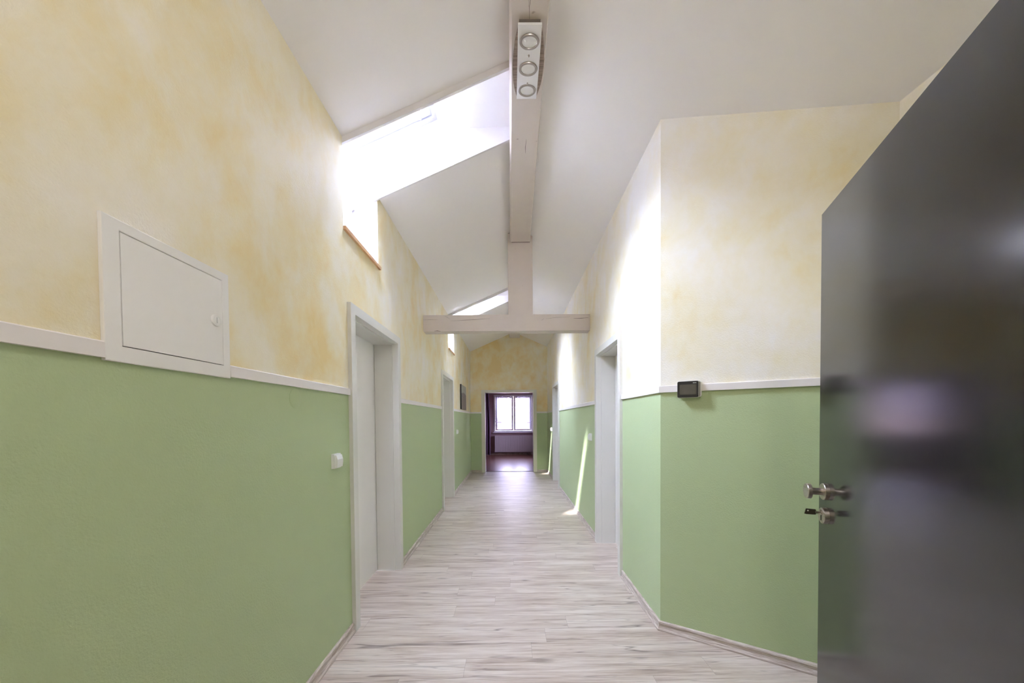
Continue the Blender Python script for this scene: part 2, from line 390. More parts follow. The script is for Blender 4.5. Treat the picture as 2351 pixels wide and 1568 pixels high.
bm = B(); box(bm, DX, DX+.15, .2, DY+.1, -.05, 3); clip_top(bm, lambda c: zc(c.x)+.03)
struct(obj('wall_entrance_side', bm, M['wallpale']), 'short cream wall seen above the top of the dark door', 'wall')
bm = B(); box(bm, .80, DX+.15, .18, .33, -.05, 3); clip_top(bm, lambda c: zc(c.x)+.03)
struct(obj('wall_entrance', bm, M['wallpale']), 'wall stub carrying the hinges of the dark entrance door', 'wall')
bm = B(); box(bm, .80, .95, YB, .18, -.05, 3); clip_top(bm, lambda c: zc(c.x)+.03)
struct(obj('wall_stairwell', bm, M['stair']), 'white stairwell wall behind the entrance', 'wall')
# back wall of the stairwell
bm = B(); box(bm, XL-TL, .95, YB-.15, YB, -.05, 3.6)
struct(obj('wall_back', bm, M['stair']), 'white stairwell wall behind the camera', 'wall')

# end wall with the wide doorway
EX0, EX1, EZ = -.632, .565, 1.985
bm = B()
for a, b in ((XL-TL, EX0-.02), (EX1+.02, XR+TR)):
    prism(bm, [(a, -.05), (b, -.05), (b, zc(b)+.03), (a, zc(a)+.03)], 1, YE, YE+.20)
prism(bm, [(EX0-.02, EZ+.02), (EX1+.02, EZ+.02), (EX1+.02, zc(EX1)+.03), (RX, RZ+.03), (EX0-.02, zc(EX0)+.03)], 1, YE, YE+.20)
struct(obj('wall_end', bm, M['wallend']), 'gable wall around the wide doorway at the corridor end', 'wall')

# ------------------------------------------------------------------ skirting boards and rails
SK = [(0, 0), (.021, 0), (.021, .008), (.016, .014), (.011, .026), (.010, .036), (.014, .044), (.012, .052), (.004, .057), (0, .057)]
def skirting(name, runs, label, side):
    bm = B()
    for r in runs: sweep(bm, r, SK, side)
    return struct(obj(name, bm, M['skirt'], smooth=False), label, 'skirting board')
skirting('baseboard_left', [[(XL, YB), (XL, Ldoors[0][0]-.002)], [(XL, Ldoors[0][1]+.002), (XL, Ldoors[1][0]-.002)], [(XL, Ldoors[1][1]+.002), (XL, YE), (EX0-.092, YE)]], 'wood-look skirting along the left wall and left end corner', -1)
skirting('baseboard_right', [[(XR, Rdoors[0][1]+.002), (XR, Rdoors[1][0]-.002)], [(EX1+.092, YE), (XR, YE), (XR, Rdoors[1][1]+.002)][::-1]], 'wood-look skirting between and behind the right doors', 1)
skirting('baseboard_slanted', [[(DX, .33), (DX, DY), (CX, CY), (XR, Rdoors[0][0]-.002)]], 'wood-look skirting bending round the corner under the slanted wall', 1)
bm = B()
Z0, Z1 = RAIL_Z, RAIL_Z+.040
RP = [(0, Z0), (.013, Z0), (.013, Z1-.003), (.010, Z1), (0, Z1)]
def rail(n, path, side, label):
    bm = B(); sweep(bm, path, RP, side); return struct(obj('trim_%d' % n, bm, M['rail']), label, 'wall rail')
BX0, BX1 = .9035, 1.305
rail(1, [(XL, YB), (XL, BX0-.001)], -1, 'white rail on the left wall, ending at the near edge of the fuse box')
rail(2, [(XL, BX1+.001), (XL, Ldoors[0][0]-.001)], -1, 'white rail on the left wall between fuse box and first door')
rail(3, [(XL, Ldoors[0][1]+.001), (XL, Ldoors[1][0]-.001)], -1, 'white rail on the left wall between the two doors')
rail(4, [(XL, Ldoors[1][1]+.001), (XL, YE), (EX0-.092, YE)], -1, 'white rail below the picture and round the left end corner')
rail(5, [(XR, Rdoors[1][1]+.001), (XR, YE), (EX1+.092, YE)], 1, 'white rail in the far right corner of the corridor')
rail(6, [(XR, Rdoors[0][1]+.001), (XR, Rdoors[1][0]-.001)], 1, 'white rail on the right wall between the two doors')
rail(7, [(DX, .33), (DX, DY), (CX, CY), (XR, Rdoors[0][0]-.001)], 1, 'white rail on the slanted wall behind the black display')

# ------------------------------------------------------------------ doors in the side walls
def side_door(n, s, wall, thick, y0, y1, label):
    """s=+1 for the left wall (room towards +x), -1 for the right wall"""
    e = struct(empty('door_%d' % n, (wall, (y0+y1)/2, 0)), label, 'door')
    def X(d): return wall + s*d            # d>0 towards the corridor
    def bxs(bm, d0, d1, a, b, za, zb):
        xa, xb = sorted((X(d0), X(d1))); box(bm, xa, xb, a, b, za, zb)
    bm = B(); f = .024; zt = DH
    # casing: two stiles and a head, mitred outline
    xa, xb = sorted((X(0), X(f)))
    i0, i1, zi = y0+CW, y1-CW, OH
    prism(bm, [(y0, 0), (i0, 0), (i0, zi), (y0, zt)], 0, xa, xb)
    prism(bm, [(y1, 0), (i1, 0), (i1, zi), (y1, zt)], 0, xa, xb)
    prism(bm, [(y0, zt), (i0, zi), (i1, zi), (y1, zt)], 0, xa, xb)
    obj('casing', bm, M['frame'], e, bevel=.002)
    bm = B(); t = .018
    bxs(bm, .0, -thick-.004, i0-t, i0, 0, zi+t); bxs(bm, .0, -thick-.004, i1, i1+t, 0, zi+t)
    bxs(bm, .0, -thick-.004, i0, i1, zi, zi+t)
    obj('jamb', bm, M['frame'], e)
    # door stop: raised strip inside the jamb
    bm = B(); a, b = (-.012, -.030) if s > 0 else (-.030, -thick-.003)
    if s > 0: a, b = -.028, -thick+.010
    bxs(bm, a, b, i0, i0+.012, 0, zi); bxs(bm, a, b, i1-.012, i1, 0, zi); bxs(bm, a, b, i0+.012, i1-.012, zi-.012, zi)
    obj('door_stop', bm, M['frame'], e, bevel=.0015)
    bm = B(); d0 = -thick+.006 if s > 0 else -thick-.004
    bxs(bm, d0, d0-.04, i0-.008, i1+.008, .004, zi+.006)
    leaf = obj('door_leaf', bm, M['white'], e, bevel=.001)
    bm = B(); hy = i0+.065; xh = X(d0)
    cyl(bm, (xh, hy, 1.05), (s, 0, 0), .026, .009); cyl(bm, (xh, hy, .97), (s, 0, 0), .026, .009)
    tube(bm, [(xh, hy, 1.05), (xh+s*.05, hy, 1.05), (xh+s*.055, hy+.02, 1.05), (xh+s*.055, hy+.12, 1.05)], .009)
    obj('door_handle', bm, M['metal'], leaf, smooth=True)
    return e
side_door(1, 1, XL, TL, *Ldoors[0], 'near left doorway with its white leaf set deep in the frame')
side_door(2, 1, XL, TL, *Ldoors[1], 'far left doorway just before the picture')
side_door(3, -1, XR, TR, *Rdoors[0], 'near right doorway with a deep pale lilac jamb')
side_door(4, -1, XR, TR, *Rdoors[1], 'far right doorway near the end wall')

# end doorway
e = struct(empty('door_5', ((EX0+EX1)/2, YE, 0)), 'wide open doorway at the end of the corridor', 'door')
bm = B(); w0, w1, wt = EX0-.09, EX1+.09, 2.052
prism(bm, [(w0, 0), (EX0, 0), (EX0, EZ), (w0, wt)], 1, YE-.022, YE)
prism(bm, [(w1, 0), (EX1, 0), (EX1, EZ), (w1, wt)], 1, YE-.022, YE)
prism(bm, [(w0, wt), (EX0, EZ), (EX1, EZ), (w1, wt)], 1, YE-.022, YE)
obj('casing', bm, simple('cream_door_casing', (.72, .70, .60), .45, vary=.02), e, bevel=.002)
bm = B()
box(bm, EX0-.02, EX0, YE, YE+.22, 0, EZ+.02); box(bm, EX1, EX1+.02, YE, YE+.22, 0, EZ+.02); box(bm, EX0, EX1, YE, YE+.22, EZ, EZ+.02)
obj('jamb', bm, M['white'], e)
bm = B(); box(bm, EX0, EX1, YE+.075, YE+.115, -.01, .006); obj('threshold', bm, M['gap'], e, bevel=.002)

# ------------------------------------------------------------------ roof windows
def roof_window(n, ya, yb, label, sill_label):
    e = struct(empty('window_%d' % n, (-.8, (ya+yb)/2, 2.9)), label, 'roof window')
    t = .018
    P0, P1 = Vector((-.527, 3.553)), Vector((-1.375, 3.178))       # frame plane, upper and lower end
    up2 = Vector((-.404, .915))
    dn = Vector((-1.159, 2.893))                                   # lower lip
    out = .15
    # side linings (profile polygon in xz), incl. the lip hanging 4 cm below the ceiling
    side = [(.033, zc(.033)-.040), (dn.x, dn.y), (P1.x, P1.y), (P1.x+up2.x*out, P1.y+up2.y*out), (P0.x+up2.x*out, P0.y+up2.y*out), (.033, 3.66)]
    bm = B(); prism(bm, side, 1, ya, ya+t); prism(bm, side, 1, yb, yb+t)
    # horizontal soffit, its slanted return, and the sloping bottom board
    prism(bm, [(.033, 3.492), (-.451, 3.492), (-.527, 3.553), (-.527, 3.70), (.033, 3.66)], 1, ya+t, yb)
    nb = Vector((-(P1-dn).y, (P1-dn).x)).normalized()
    if nb.y > 0: nb = -nb
    prism(bm, [tuple(dn), tuple(P1), tuple(P1+nb*t), tuple(dn+nb*t)], 1, ya+t, yb)
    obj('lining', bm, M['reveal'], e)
    # niche in the thickness of the wall: back and sides
    bm = B(); xb_ = XL-TL
    box(bm, xb_-.03, xb_+.002, ya-.01, yb+t+.01, SILL-.04, 2.95)
    for yy in (ya-.012, yb+t-.0015):
        prism(bm, [(xb_-.03, SILL-.01), (XL-.001, SILL-.01), (XL-.001, zc(XL)+.02), (xb_-.03, zc(xb_)+.02)], 1, yy, yy+.012)
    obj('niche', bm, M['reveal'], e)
    # fixed frame and sash lying in the roof plane
    d = (P1-P0); L = d.length; d.normalize()
    def bar(bm, s0, s1, h0, h1, y0, y1):
        q = [P0+d*s0+up2*h0, P0+d*s1+up2*h0, P0+d*s1+up2*h1, P0+d*s0+up2*h1]
        prism(bm, [tuple(v) for v in q], 1, y0, y1)
    f = .030; bm = B(); y0, y1 = ya+t, yb
    bar(bm, 0, L, .0, .09, y0, y0+f); bar(bm, 0, L, .0, .09, y1-f, y1); bar(bm, 0, f, .0, .09, y0+f, y1-f); bar(bm, L-f, L, .0, .09, y0+f, y1-f)
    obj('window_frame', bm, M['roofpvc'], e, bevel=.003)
    bm = B(); g = f+.004; w_ = .038
    bar(bm, g, L-g, .022, .10, y0+g, y0+g+w_); bar(bm, g, L-g, .022, .10, y1-g-w_, y1-g); bar(bm, g, g+.06, .022, .10, y0+g+w_, y1-g-w_); bar(bm, L-g-w_, L-g, .022, .10, y0+g+w_, y1-g-w_)
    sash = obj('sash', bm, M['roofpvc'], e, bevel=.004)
    bm = B(); bar(bm, g+.05, L-g-.03, .058, .064, y0+g+.03, y1-g-.03); obj('pane', bm, M['glass'], sash)
    bm = B(); c = P0+d*(g+.085)-up2*.004
    tube(bm, [(c.x, y0+.07, c.y), (c.x, y1-.07, c.y)], .011, 14)
    for yy in (y0+.085, y1-.085):
        c2 = c+up2*.03; tube(bm, [(c.x, yy, c.y), (c2.x, yy, c2.y)], .008, 10)
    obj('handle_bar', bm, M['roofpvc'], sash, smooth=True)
    # wooden sill board with rounded edge
    bm = B(); box(bm, xb_+.002, XL+.016, ya-.001, yb+t+.022, SILL-.022, SILL)
    obj('sill', bm, M['oak'], e, bevel=.006, seg=3)
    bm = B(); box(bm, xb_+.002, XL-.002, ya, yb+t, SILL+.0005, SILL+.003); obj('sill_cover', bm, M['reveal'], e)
    # flashing outside closes the shaft all round
    bm = B(); c = P0+d*(L/2)+up2*.06
    portal('roof_window_daylight', (c.x-.02, (y0+y1)/2, c.y+.05), (.404, 0, -.915), L, y1-y0)
    # outer closing boards so that daylight only enters by the pane
    bm = B()
    prism(bm, [(-.527, 3.56), (.05, 3.50), (.05, 3.75), (-.55, 3.75)], 1, ya-.02, yb+t+.02)
    q0 = P1; prism(bm, [(XL-TL-.03, 2.92), (q0.x-.0, q0.y), (q0.x-.06, q0.y+.1), (q0.x-.16, q0.y-.02), (XL-TL-.2, 2.6), (XL-TL-.03, 2.6)], 1, ya-.02, yb+t+.02)
    obj('roof_build_up', bm, M['plaster'], e)
    return e
roof_window(1, *Lniche[0], 'near roof window with a deep white shaft left of the ridge beam', '')
roof_window(2, *Lniche[1], 'far roof window, half hidden behind the cross beam', '')

# ------------------------------------------------------------------ roof timbers
PY, PD = 4.267, .15
bz = 3.335
def skew(pts_by_y):
    bm = B(); rings = []
    for y, xl, xr in pts_by_y:
        c = .014
        rings.append([bm.verts.new(v) for v in ((xl-c*1.0, y, bz+c*1.3), (xl, y, bz), (xr-.004, y, bz), (xr, y, bz+.004), (xr, y, 3.50), (xl-c, y, 3.50))])
    for a, b in zip(rings, rings[1:]):
        for k in range(6): bm.faces.new((a[k], a[(k+1) % 6], b[(k+1) % 6], b[k]))
    bm.faces.new(rings[0]); bm.faces.new(rings[-1][::-1]); return bm
rb = obj('ridge_beam', skew([(YB, .022, .196), (1.83, .023, .206), (4.2, .024, .238), (YE, .0, .246)]), M['beam'])
tag(rb, 'long cream painted ridge beam running along the ceiling peak', 'beam')
def cracks(parent, segs, axis_fn, mat=M['crack']):
    for pts, w_ in segs:
        bm = B(); n = len(pts); A_, B_ = [], []
        for i, p in enumerate(pts):
            ww = w_*math.sin(math.pi*(i+.35)/(n-.3))
            a, b, c, d_ = axis_fn(p, ww); A_.append((bm.verts.new(a), bm.verts.new(b), bm.verts.new(c), bm.verts.new(d_)))
        for q0, q1 in zip(A_, A_[1:]):
            for k in range(4): bm.faces.new((q0[k], q0[(k+1) % 4], q1[(k+1) % 4], q1[k]))
        bm.faces.new(A_[0][::-1]); bm.faces.new(A_[-1])
        obj('crack', bm, mat, parent)
def under(p, ww):   # on an underside at z=bz: p=(x,y)
    return ((p[0]-ww, p[1], bz-.0006), (p[0]+ww, p[1], bz-.0006), (p[0]+ww, p[1], bz+.004), (p[0]-ww, p[1], bz+.004))
cracks(rb, [([(.118, 1.55), (.112, 1.66), (.116, 1.76), (.109, 1.86), (.113, 1.93)], .0012), ([(.09, 1.2), (.095, 1.5), (.10, 1.74), (.104, 1.86)], .0009),
            ([(.13, 2.72), (.127, 2.80), (.131, 2.86)], .0015)], under)
# post with a notch that holds the beam
bm = B(); px0, px1 = -.016, .266
pts = [(px0, 2.513), (px1, 2.513), (px1, 3.432), (.2395, 3.432), (.2395, bz-.004), (.006, bz-.004), (.006, 3.432), (px0, 3.432)]
prism(bm, pts, 1, PY+.0015, PY+PD)
po = tag(obj('post', bm, M['beam'], bevel=.002, seg=1), 'upright cream post standing on the cross beam and holding the ridge beam', 'post')
for x in (px0, .2395):
    bm = B(); prism(bm, [(x+.001, 3.4325), (x+.0255 if x > 0 else .005, 3.4325), (x+.0255 if x > 0 else .005, 3.438), (x+.001, 3.438)], 1, PY+.002, PY+PD)
    obj('joint_shadow_gap', bm, M['crack'], po)
bm = B(); box(bm, .028, .236, PY-.0006, PY+.01, bz-.0035, bz-.0005); obj('joint_line', bm, M['crack'], po)
bm = B()
cz0, cz1, cy0, cy1 = 2.328, 2.513, PY, PY+.142
box(bm, XL-.0, XR+.0, cy0, cy1, cz0, cz1)
cb = tag(obj('cross_beam', bm, M['beam'], bevel=.005, seg=2), 'horizontal cream tie beam spanning the corridor from wall to wall', 'beam')
def front(p, ww): return ((p[0], cy0-.0006, p[1]-ww), (p[0], cy0-.0006, p[1]+ww), (p[0], cy0+.004, p[1]+ww), (p[0], cy0+.004, p[1]-ww))
X_ = lambda u: (u-1172.2)/850*PY; Z_ = lambda v, u=1160: cz1-(v-722.3)/850*PY
cracks(cb, [([(X_(1037), Z_(735.5)), (X_(1060), Z_(735)), (X_(1085), Z_(733.3)), (X_(1108), Z_(732.2)), (X_(1127), Z_(731))], .0014),
            ([(X_(1255), Z_(732)), (X_(1280), Z_(729.5)), (X_(1310), Z_(728))], .0009), ([(X_(1318), Z_(731.8)), (X_(1335), Z_(731.5)), (X_(1352), Z_(730.6))], .0022),
            ([(X_(973), Z_(733)), (X_(990), Z_(732.4)), (X_(1008), Z_(732.8))], .0009), ([(X_(1024), Z_(725)), (X_(1030), Z_(727.5)), (X_(1036), Z_(731.5))], .0010),
            ([(X_(1000), Z_(758.6)), (X_(1007), Z_(758.2)), (X_(1014), Z_(759))], .0025), ([(X_(1244), Z_(736.5)), (X_(1248), Z_(733.5)), (X_(1251), Z_(731.8))], .0010)], front)

# ------------------------------------------------------------------ ceiling lamp on the ridge beam
def ceiling_lamp():
    cx, y0, y1 = .114, 1.905, 2.335; yc = (y0+y1)/2
    e = tag(empty('ceiling_lamp', (cx, yc, bz)), 'white ceiling lamp with three round spots under the ridge beam', 'lamp')
    bm = B(); box(bm, cx-.054, cx+.054, y0+.012, y1-.03, bz-.038, bz); obj('mount', bm, M['grey'], e, bevel=.004)
    zt = lambda y: bz-.040-.020*(1-((y-yc)/(.5*(y1-y0)))**2)      # bowed plate
    n = 24; hw = lambda y: .057+.0295*(1-abs((y-yc)/(.5*(y1-y0)))**2)
    def plate(fn, t, ya, yb, dz):
        bm = B(); R_ = []
        for i in range(n+1):
            y = ya+(yb-ya)*i/n; z = zt(y)+dz; h = fn(y)
            R_.append([bm.verts.new(v) for v in ((cx-h, y, z), (cx+h, y, z), (cx+h, y, z+t), (cx-h, y, z+t))])
        for a, b in zip(R_, R_[1:]):
            for k in range(4): bm.faces.new((a[k], a[(k+1) % 4], b[(k+1) % 4], b[k]))
        bm.faces.new(R_[0]); bm.faces.new(R_[-1][::-1]); return bm
    tagp = obj('wood_backing', plate(hw, .005, y0+.008, y1-.008, .008), M['veneer'], e)
    obj('front_plate', plate(lambda y: .0605, .012, y0, y1, 0), M['lampwhite'], e, bevel=.0015)
    for k, y in enumerate((1.974, 2.114, 2.258)):
        z = zt(y)
        bm = B(); lathe(bm, (cx, y, z-.0005), (0, 0, -1), [(.034, 0), (.0455, 0), (.047, .004), (.045, .008), (.036, .008), (.034, .005)], close='ring', sx=.89, sy=1.12)
        s = obj('spot_ring', bm, M['lampring'], e, smooth=True)
        bm = B(); lathe(bm, (cx, y, z), (0, 0, -1), [(.0345, -.002), (.0345, .005), (.025, .0068), (.012, .0074), (.004, .0076)], sx=.89, sy=1.12); obj('spot_glass', bm, M['lampglass'], s, smooth=True)
    for y in (2.043, 2.2085):
        bm = B(); lathe(bm, (cx, y, zt(y)), (0, 0, -1), [(.0045, 0), (.0045, .006), (.003, .008)], 20); obj('cap_nut', bm, M['metal'], e, smooth=True)
ceiling_lamp()

# ------------------------------------------------------------------ fuse box
e = tag(empty('fuse_box', (XL, (BX0+BX1)/2, 1.46)), 'white flush fuse box with a lockable door on the left wall', 'fuse box')
z0, z1 = 1.462, 1.820; iy0, iy1, iz0, iz1 = .945, 1.276, 1.503, 1.792
bm = B(); xf = XL+.012
outer = [(BX0, z0), (BX1, z0), (BX1, z1-.012)] + [(BX1-.012+.012*math.cos(a), z1-.012+.012*math.sin(a)) for a in (math.radians(30), math.radians(60), math.pi/2)] + [(BX0, z1)]
def frame4(bm, o, i, xa, xb):
    (a0, b0, a1, b1), (c0, d0, c1, d1) = o, i
    for q in ([(a0, b0), (a1, b0), (c1, d0), (c0, d0)], [(a1, b0), (a1, b1), (c1, d1), (c1, d0)], [(a1, b1), (a0, b1), (c0, d1), (c1, d1)], [(a0, b1), (a0, b0), (c0, d0), (c0, d1)]):
        prism(bm, q, 0, xa, xb)
frame4(bm, (BX0, z0, BX1, z1), (iy0, iz0, iy1, iz1), XL, xf)
bmesh.ops.remove_doubles(bm, verts=bm.verts, dist=1e-5)
# remove the doubled inner mitre faces
dup = {}
for f in bm.faces: dup.setdefault(tuple(round(c, 4) for c in f.calc_center_median()), []).append(f)
bmesh.ops.delete(bm, geom=[f for v in dup.values() if len(v) > 1 for f in v], context='FACES_ONLY')
obj('cover_frame', bm, M['white'], e, bevel=.003)
bm = B(); box(bm, XL+.0005, XL+.002, iy0, iy1, iz0, iz1); obj('recess', bm, M['gap'], e)
bm = B(); g = .0022; box(bm, XL+.0025, xf-.001, iy0+g, iy1-g, iz0+g, iz1-g); dr = obj('box_door', bm, M['white'], e, bevel=.001)
bm = B(); c = (xf-.001, 1.244, 1.648)
lathe(bm, c, (1, 0, 0), [(.0195, 0), (.0195, .003), (.018, .0055), (.0155, .006), (.0150, .0045), (.0135, .0045), (.013, .0055), (.002, .0055)], 40); lk = obj('lock_knob', bm, M['switchwhite'], dr, smooth=True)
bm = B(); box(bm, xf+.0048, xf+.0056, 1.2425, 1.2455, 1.639, 1.658); obj('key_slot', bm, M['silver'], lk)

# round cover plate painted over in green
bm = B(); lathe(bm, (XL-.001, 1.712, 1.415), (1, 0, 0), [(.046, 0), (.046, .003), (.044, .0042)], 64)
tag(obj('round_cover', bm, M['green'], smooth=True), 'green painted round cover plate just below the left rail', 'cover plate')

# ------------------------------------------------------------------ light switches
def light_switch(x, y, z, s, label):
    e = tag(empty('light_switch', (x, y, z)), label, 'light switch', None)
    h = .0405
    bm = B(); xa, xb = sorted((x, x+s*.016)); box(bm, xa, xb, y-h, y+h, z-h, z+h); obj('surround', bm, M['switchwhite'], e, bevel=.004)
    bm = B(); r = .034
    pr = [(0, -r), (.012, -r), (.016, -.008), (.0155, r*.3), (.009, r), (0, r)]
    xo = x+s*.0165
    prism(bm, [(xo+s*a, z+b) for a, b in pr], 1, y-r, y+r); obj('rocker', bm, M['switchwhite'], e, bevel=.0015)
light_switch(XL, 2.083, 1.086, 1, 'white rocker switch on the left wall beside the near door')
light_switch(XL, 6.80, 1.095, 1, 'small white rocker switch on the left wall below the picture')
light_switch(XR, 4.225, 1.105, -1, 'white rocker switch on the right wall beside the near right door')
light_switch(XR, 8.27, 1.09, -1, 'white rocker switch on the right wall beyond the far door')

# ------------------------------------------------------------------ display on the slanted wall
uu = Vector((DX-CX, DY-CY, 0)).normalized(); un = Vector((uu.y, -uu.x, 0)); un = un if un.y < 0 else -un
def on_slant(t, d, z): return Vector((CX, CY, 0)) + uu*t + un*d + Vector((0, 0, z))
def slant_box(bm, t0, t1, d0, d1, z0, z1, r=0, n=6):
    pts = [(t0, z0), (t1, z0), (t1, z1), (t0, z1)]
    if r:
        pts = []
        for (ct, cz, a0) in ((t1-r, z0+r, -90), (t1-r, z1-r, 0), (t0+r, z1-r, 90), (t0+r, z0+r, 180)):
            for i in range(n+1):
                a = math.radians(a0+90*i/n); pts.append((ct+r*math.cos(a), cz+r*math.sin(a)))
    A_ = [bm.verts.new(on_slant(t, d0, z)) for t, z in pts]; B_ = [bm.verts.new(on_slant(t, d1, z)) for t, z in pts]
    bm.faces.new(A_); bm.faces.new(B_[::-1]); k = len(pts)
    for i in range(k): bm.faces.new((A_[i], B_[i], B_[(i+1) % k], A_[(i+1) % k]))
e = tag(empty('wall_display', on_slant(.16, 0, 1.48)), 'small black touch display in a white housing on the slanted wall', 'control panel')
T0, T1, ZA, ZB = .100, .214, 1.431, 1.526
bm = B(); slant_box(bm, T0+.004, T1+.0125, .002, .018, ZA+.003, ZB-.001, .008); obj('housing', bm, M['switchwhite'], e, smooth=False)
bm = B(); slant_box(bm, T0+.005, T1+.0060, .018, .025, ZA+.004, ZB-.002, .008); obj('groove', bm, M['grey'], e)
bm = B(); slant_box(bm, T0, T1+.0025, .025, .0305, ZA-.001, ZB+.001, .009); obj('bezel_rim', bm, M['silver'], e)
bm = B(); slant_box(bm, T0+.001, T1-.001, .0305, .0325, ZA+.001, ZB-.001, .0075); fr = obj('front_glass', bm, M['black'], e)
bm = B(); slant_box(bm, T0+.013, T1-.013, .0326, .0331, ZA+.017, ZB-.019); obj('screen', bm, M['screen'], fr)
# illegible tiny maker's mark: a row of short light strokes as the photograph shows it
bm = B(); tx = T1-.030
for k, wd in enumerate((.0035, .002, .0035, .002, .003)):
    slant_box(bm, tx, tx+wd, .0326, .0330, ZB-.0125, ZB-.0095); tx += wd+.0008
obj('maker_mark', bm, M['switchwhite'], fr)

# ------------------------------------------------------------------ dark entrance door
E0 = Vector((1.067, 1.273, 0)); ed = Vector((-.361, -.9326, 0)).normalized(); en = Vector((-ed.y, ed.x, 0)); en = en if en.x < 0 else -en
def on_door(t, d, z): return E0 + ed*t + en*d + Vector((0, 0, z))
def door_box(bm, t0, t1, d0, d1, z0, z1):
    c = [on_door(t, d, z) for t in (t0, t1) for d in (d0, d1) for z in (z0, z1)]
    vs = [bm.verts.new(v) for v in c]
    for q in ((0, 1, 3, 2), (4, 6, 7, 5), (0, 4, 5, 1), (2, 3, 7, 6), (0, 2, 6, 4), (1, 5, 7, 3)): bm.faces.new([vs[i] for i in q])
e = struct(empty('door_6', on_door(1.0, 0, 0)), 'dark grey entrance door standing open on the right', 'door')
bm = B(); door_box(bm, 0, 1.0, 0, -.045, .006, 2.0); leaf = obj('door_leaf', bm, M['door'], e, bevel=.0012)
def on_leaf(name, bm, mat, parent, **k): return obj(name, bm, mat, parent, smooth=True, **k)
zk = 1.063
bm = B(); lathe(bm, on_door(.060, 0, zk), en, [(.0275, 0), (.0275, .011), (.0262, .0125), (.012, .0125)], 56); ros = on_leaf('knob_rosette', bm, M['metal'], leaf)
bm = B(); lathe(bm, on_door(.060, .0125, zk), en, [(.0115, 0), (.0115, .032), (.0118, .0325), (.0250, .0325), (.0252, .034), (.0252, .043), (.024, .0445), (.012, .0450)], 56); on_leaf('door_knob', bm, M['metal'], ros)
zl = 0.983
bm = B(); lathe(bm, on_door(.060, 0, zl), en, [(.0265, 0), (.0262, .013), (.0245, .0145), (.012, .0147)], 56); lock = on_leaf('lock_rosette', bm, M['metal'], leaf)
def door_cyl_slot(bm, t, z0, z1, w_, d0, d1): door_box(bm, t-w_, t+w_, d0, d1, z0, z1)
bm = B(); lathe(bm, on_door(.060, .0146, zl+.010), en, [(.0085, 0), (.0085, .003), (.006, .0035)], 32); on_leaf('cylinder_plug', bm, M['metal'], lock)
bm = B(); door_box(bm, .0565, .0635, .0146, .0152, zl-.016, zl+.003); on_leaf('cylinder_slot', bm, M['black'], lock)
bm = B(); door_box(bm, .0580, .0620, .014, .031, zl+.0070, zl+.0130)
k = empty('door_key', on_door(.060, .02, zl+.010)); tag(k, 'dark flat key sticking out of the lock below the door knob', 'key')
obj('key_shank', bm, M['metal'], k)
bm = B(); zz = zl+.010
hd = [(.030, -.0085), (.055, -.0085), (.0605, -.0070), (.0565, .0095), (.055, .0105), (.0300, .0095), (.0290, .0070), (.0290, -.007)]
A_ = [bm.verts.new(on_door(.0588, a, zz+b)) for a, b in hd]; B_ = [bm.verts.new(on_door(.0612, a, zz+b)) for a, b in hd]
bm.faces.new(A_); bm.faces.new(B_[::-1])
for i in range(len(hd)): bm.faces.new((A_[i], B_[i], B_[(i+1) % len(hd)], A_[(i+1) % len(hd)]))
kh = obj('key_head', bm, M['darkmetal'], k, bevel=.0005)
bm = B(); lathe(bm, on_door(.0582, .051, zz+.004), -ed, [(.0022, -.0036), (.0022, .0002), (.0012, .0004)], 20); obj('key_hole', bm, M['switchwhite'], kh)
# hinges on the stub wall
for z in (.25, 1.75):
    bm = B(); cyl(bm, on_door(1.008, -.01, z), (0, 0, 1), .009, .10, 20); obj('hinge', bm, M['metal'], leaf, smooth=True)
bm = B(); box(bm, .765, .80, .14, .345, 0, 2.06); obj('door_frame', bm, M['door'], e, bevel=.002)

# ------------------------------------------------------------------ picture on the left wall
e = tag(empty('wall_picture', (XL, 7.72, 1.78)), 'canvas picture of a dark rippled slope under a pale sky, far left wall', 'picture')
bm = B(); box(bm, XL, XL+.026, 7.33, 8.09, 1.525, 2.02); obj('canvas', bm, M['art'], e, bevel=.0015)
bm = B(); box(bm, XL, XL+.027, 7.322, 7.3295, 1.525, 2.02); obj('canvas_edge', bm, M['black'], e)

# ------------------------------------------------------------------ the room behind the doorway
YW = 13.83; rx0, rx1, rz = -2.6, 2.4, 2.55; yr = YE+.20
WX0, WX1, WZ0, WZ1 = -.618, .838, .846, 2.235
bm = B(); box(bm, rx0, rx1, YE+.101, YW+.3, -.12, -.001); struct(obj('floor_end_room', bm, M['darkfloor']), 'red brown glossy floor of the end room', 'floor')
bm = B(); box(bm, rx0-.1, rx1+.1, yr, YW+.3, rz, rz+.15); struct(obj('ceiling_end_room', bm, M['plum']), 'ceiling of the end room', 'ceiling')
bm = B(); box(bm, rx0-.12, rx0, yr-.02, YW+.3, -.1, rz); struct(obj('wall_end_room_left', bm, M['plum']), 'left wall of the end room', 'wall')
SY0, SY1, SZ0, SZ1 = 11.2, 12.6, .9, 2.2
bm = B(); wall_boxes(bm, rx1, rx1+.12, yr-.02, YW+.3, rz, [(SY0, SY1, SZ0, SZ1)]); struct(obj('wall_end_room_right', bm, M['plum']), 'right wall of the end room', 'wall')
bm = B(); box(bm, rx0-.1, EX0-.021, yr+.001, yr+.02, -.05, rz); box(bm, EX1+.021, rx1+.1, yr+.001, yr+.02, -.05, rz); box(bm, EX0-.021, EX1+.021, yr+.001, yr+.02, EZ+.021, rz)
box(bm, rx0-.1, XL-TL, YE+.05, yr+.001, -.05, rz); box(bm, XR+TR, rx1+.1, YE+.05, yr+.001, -.05, rz)
struct(obj('wall_end_room_front', bm, M['plum']), 'near wall of the end room around the doorway', 'wall')
bm = B()
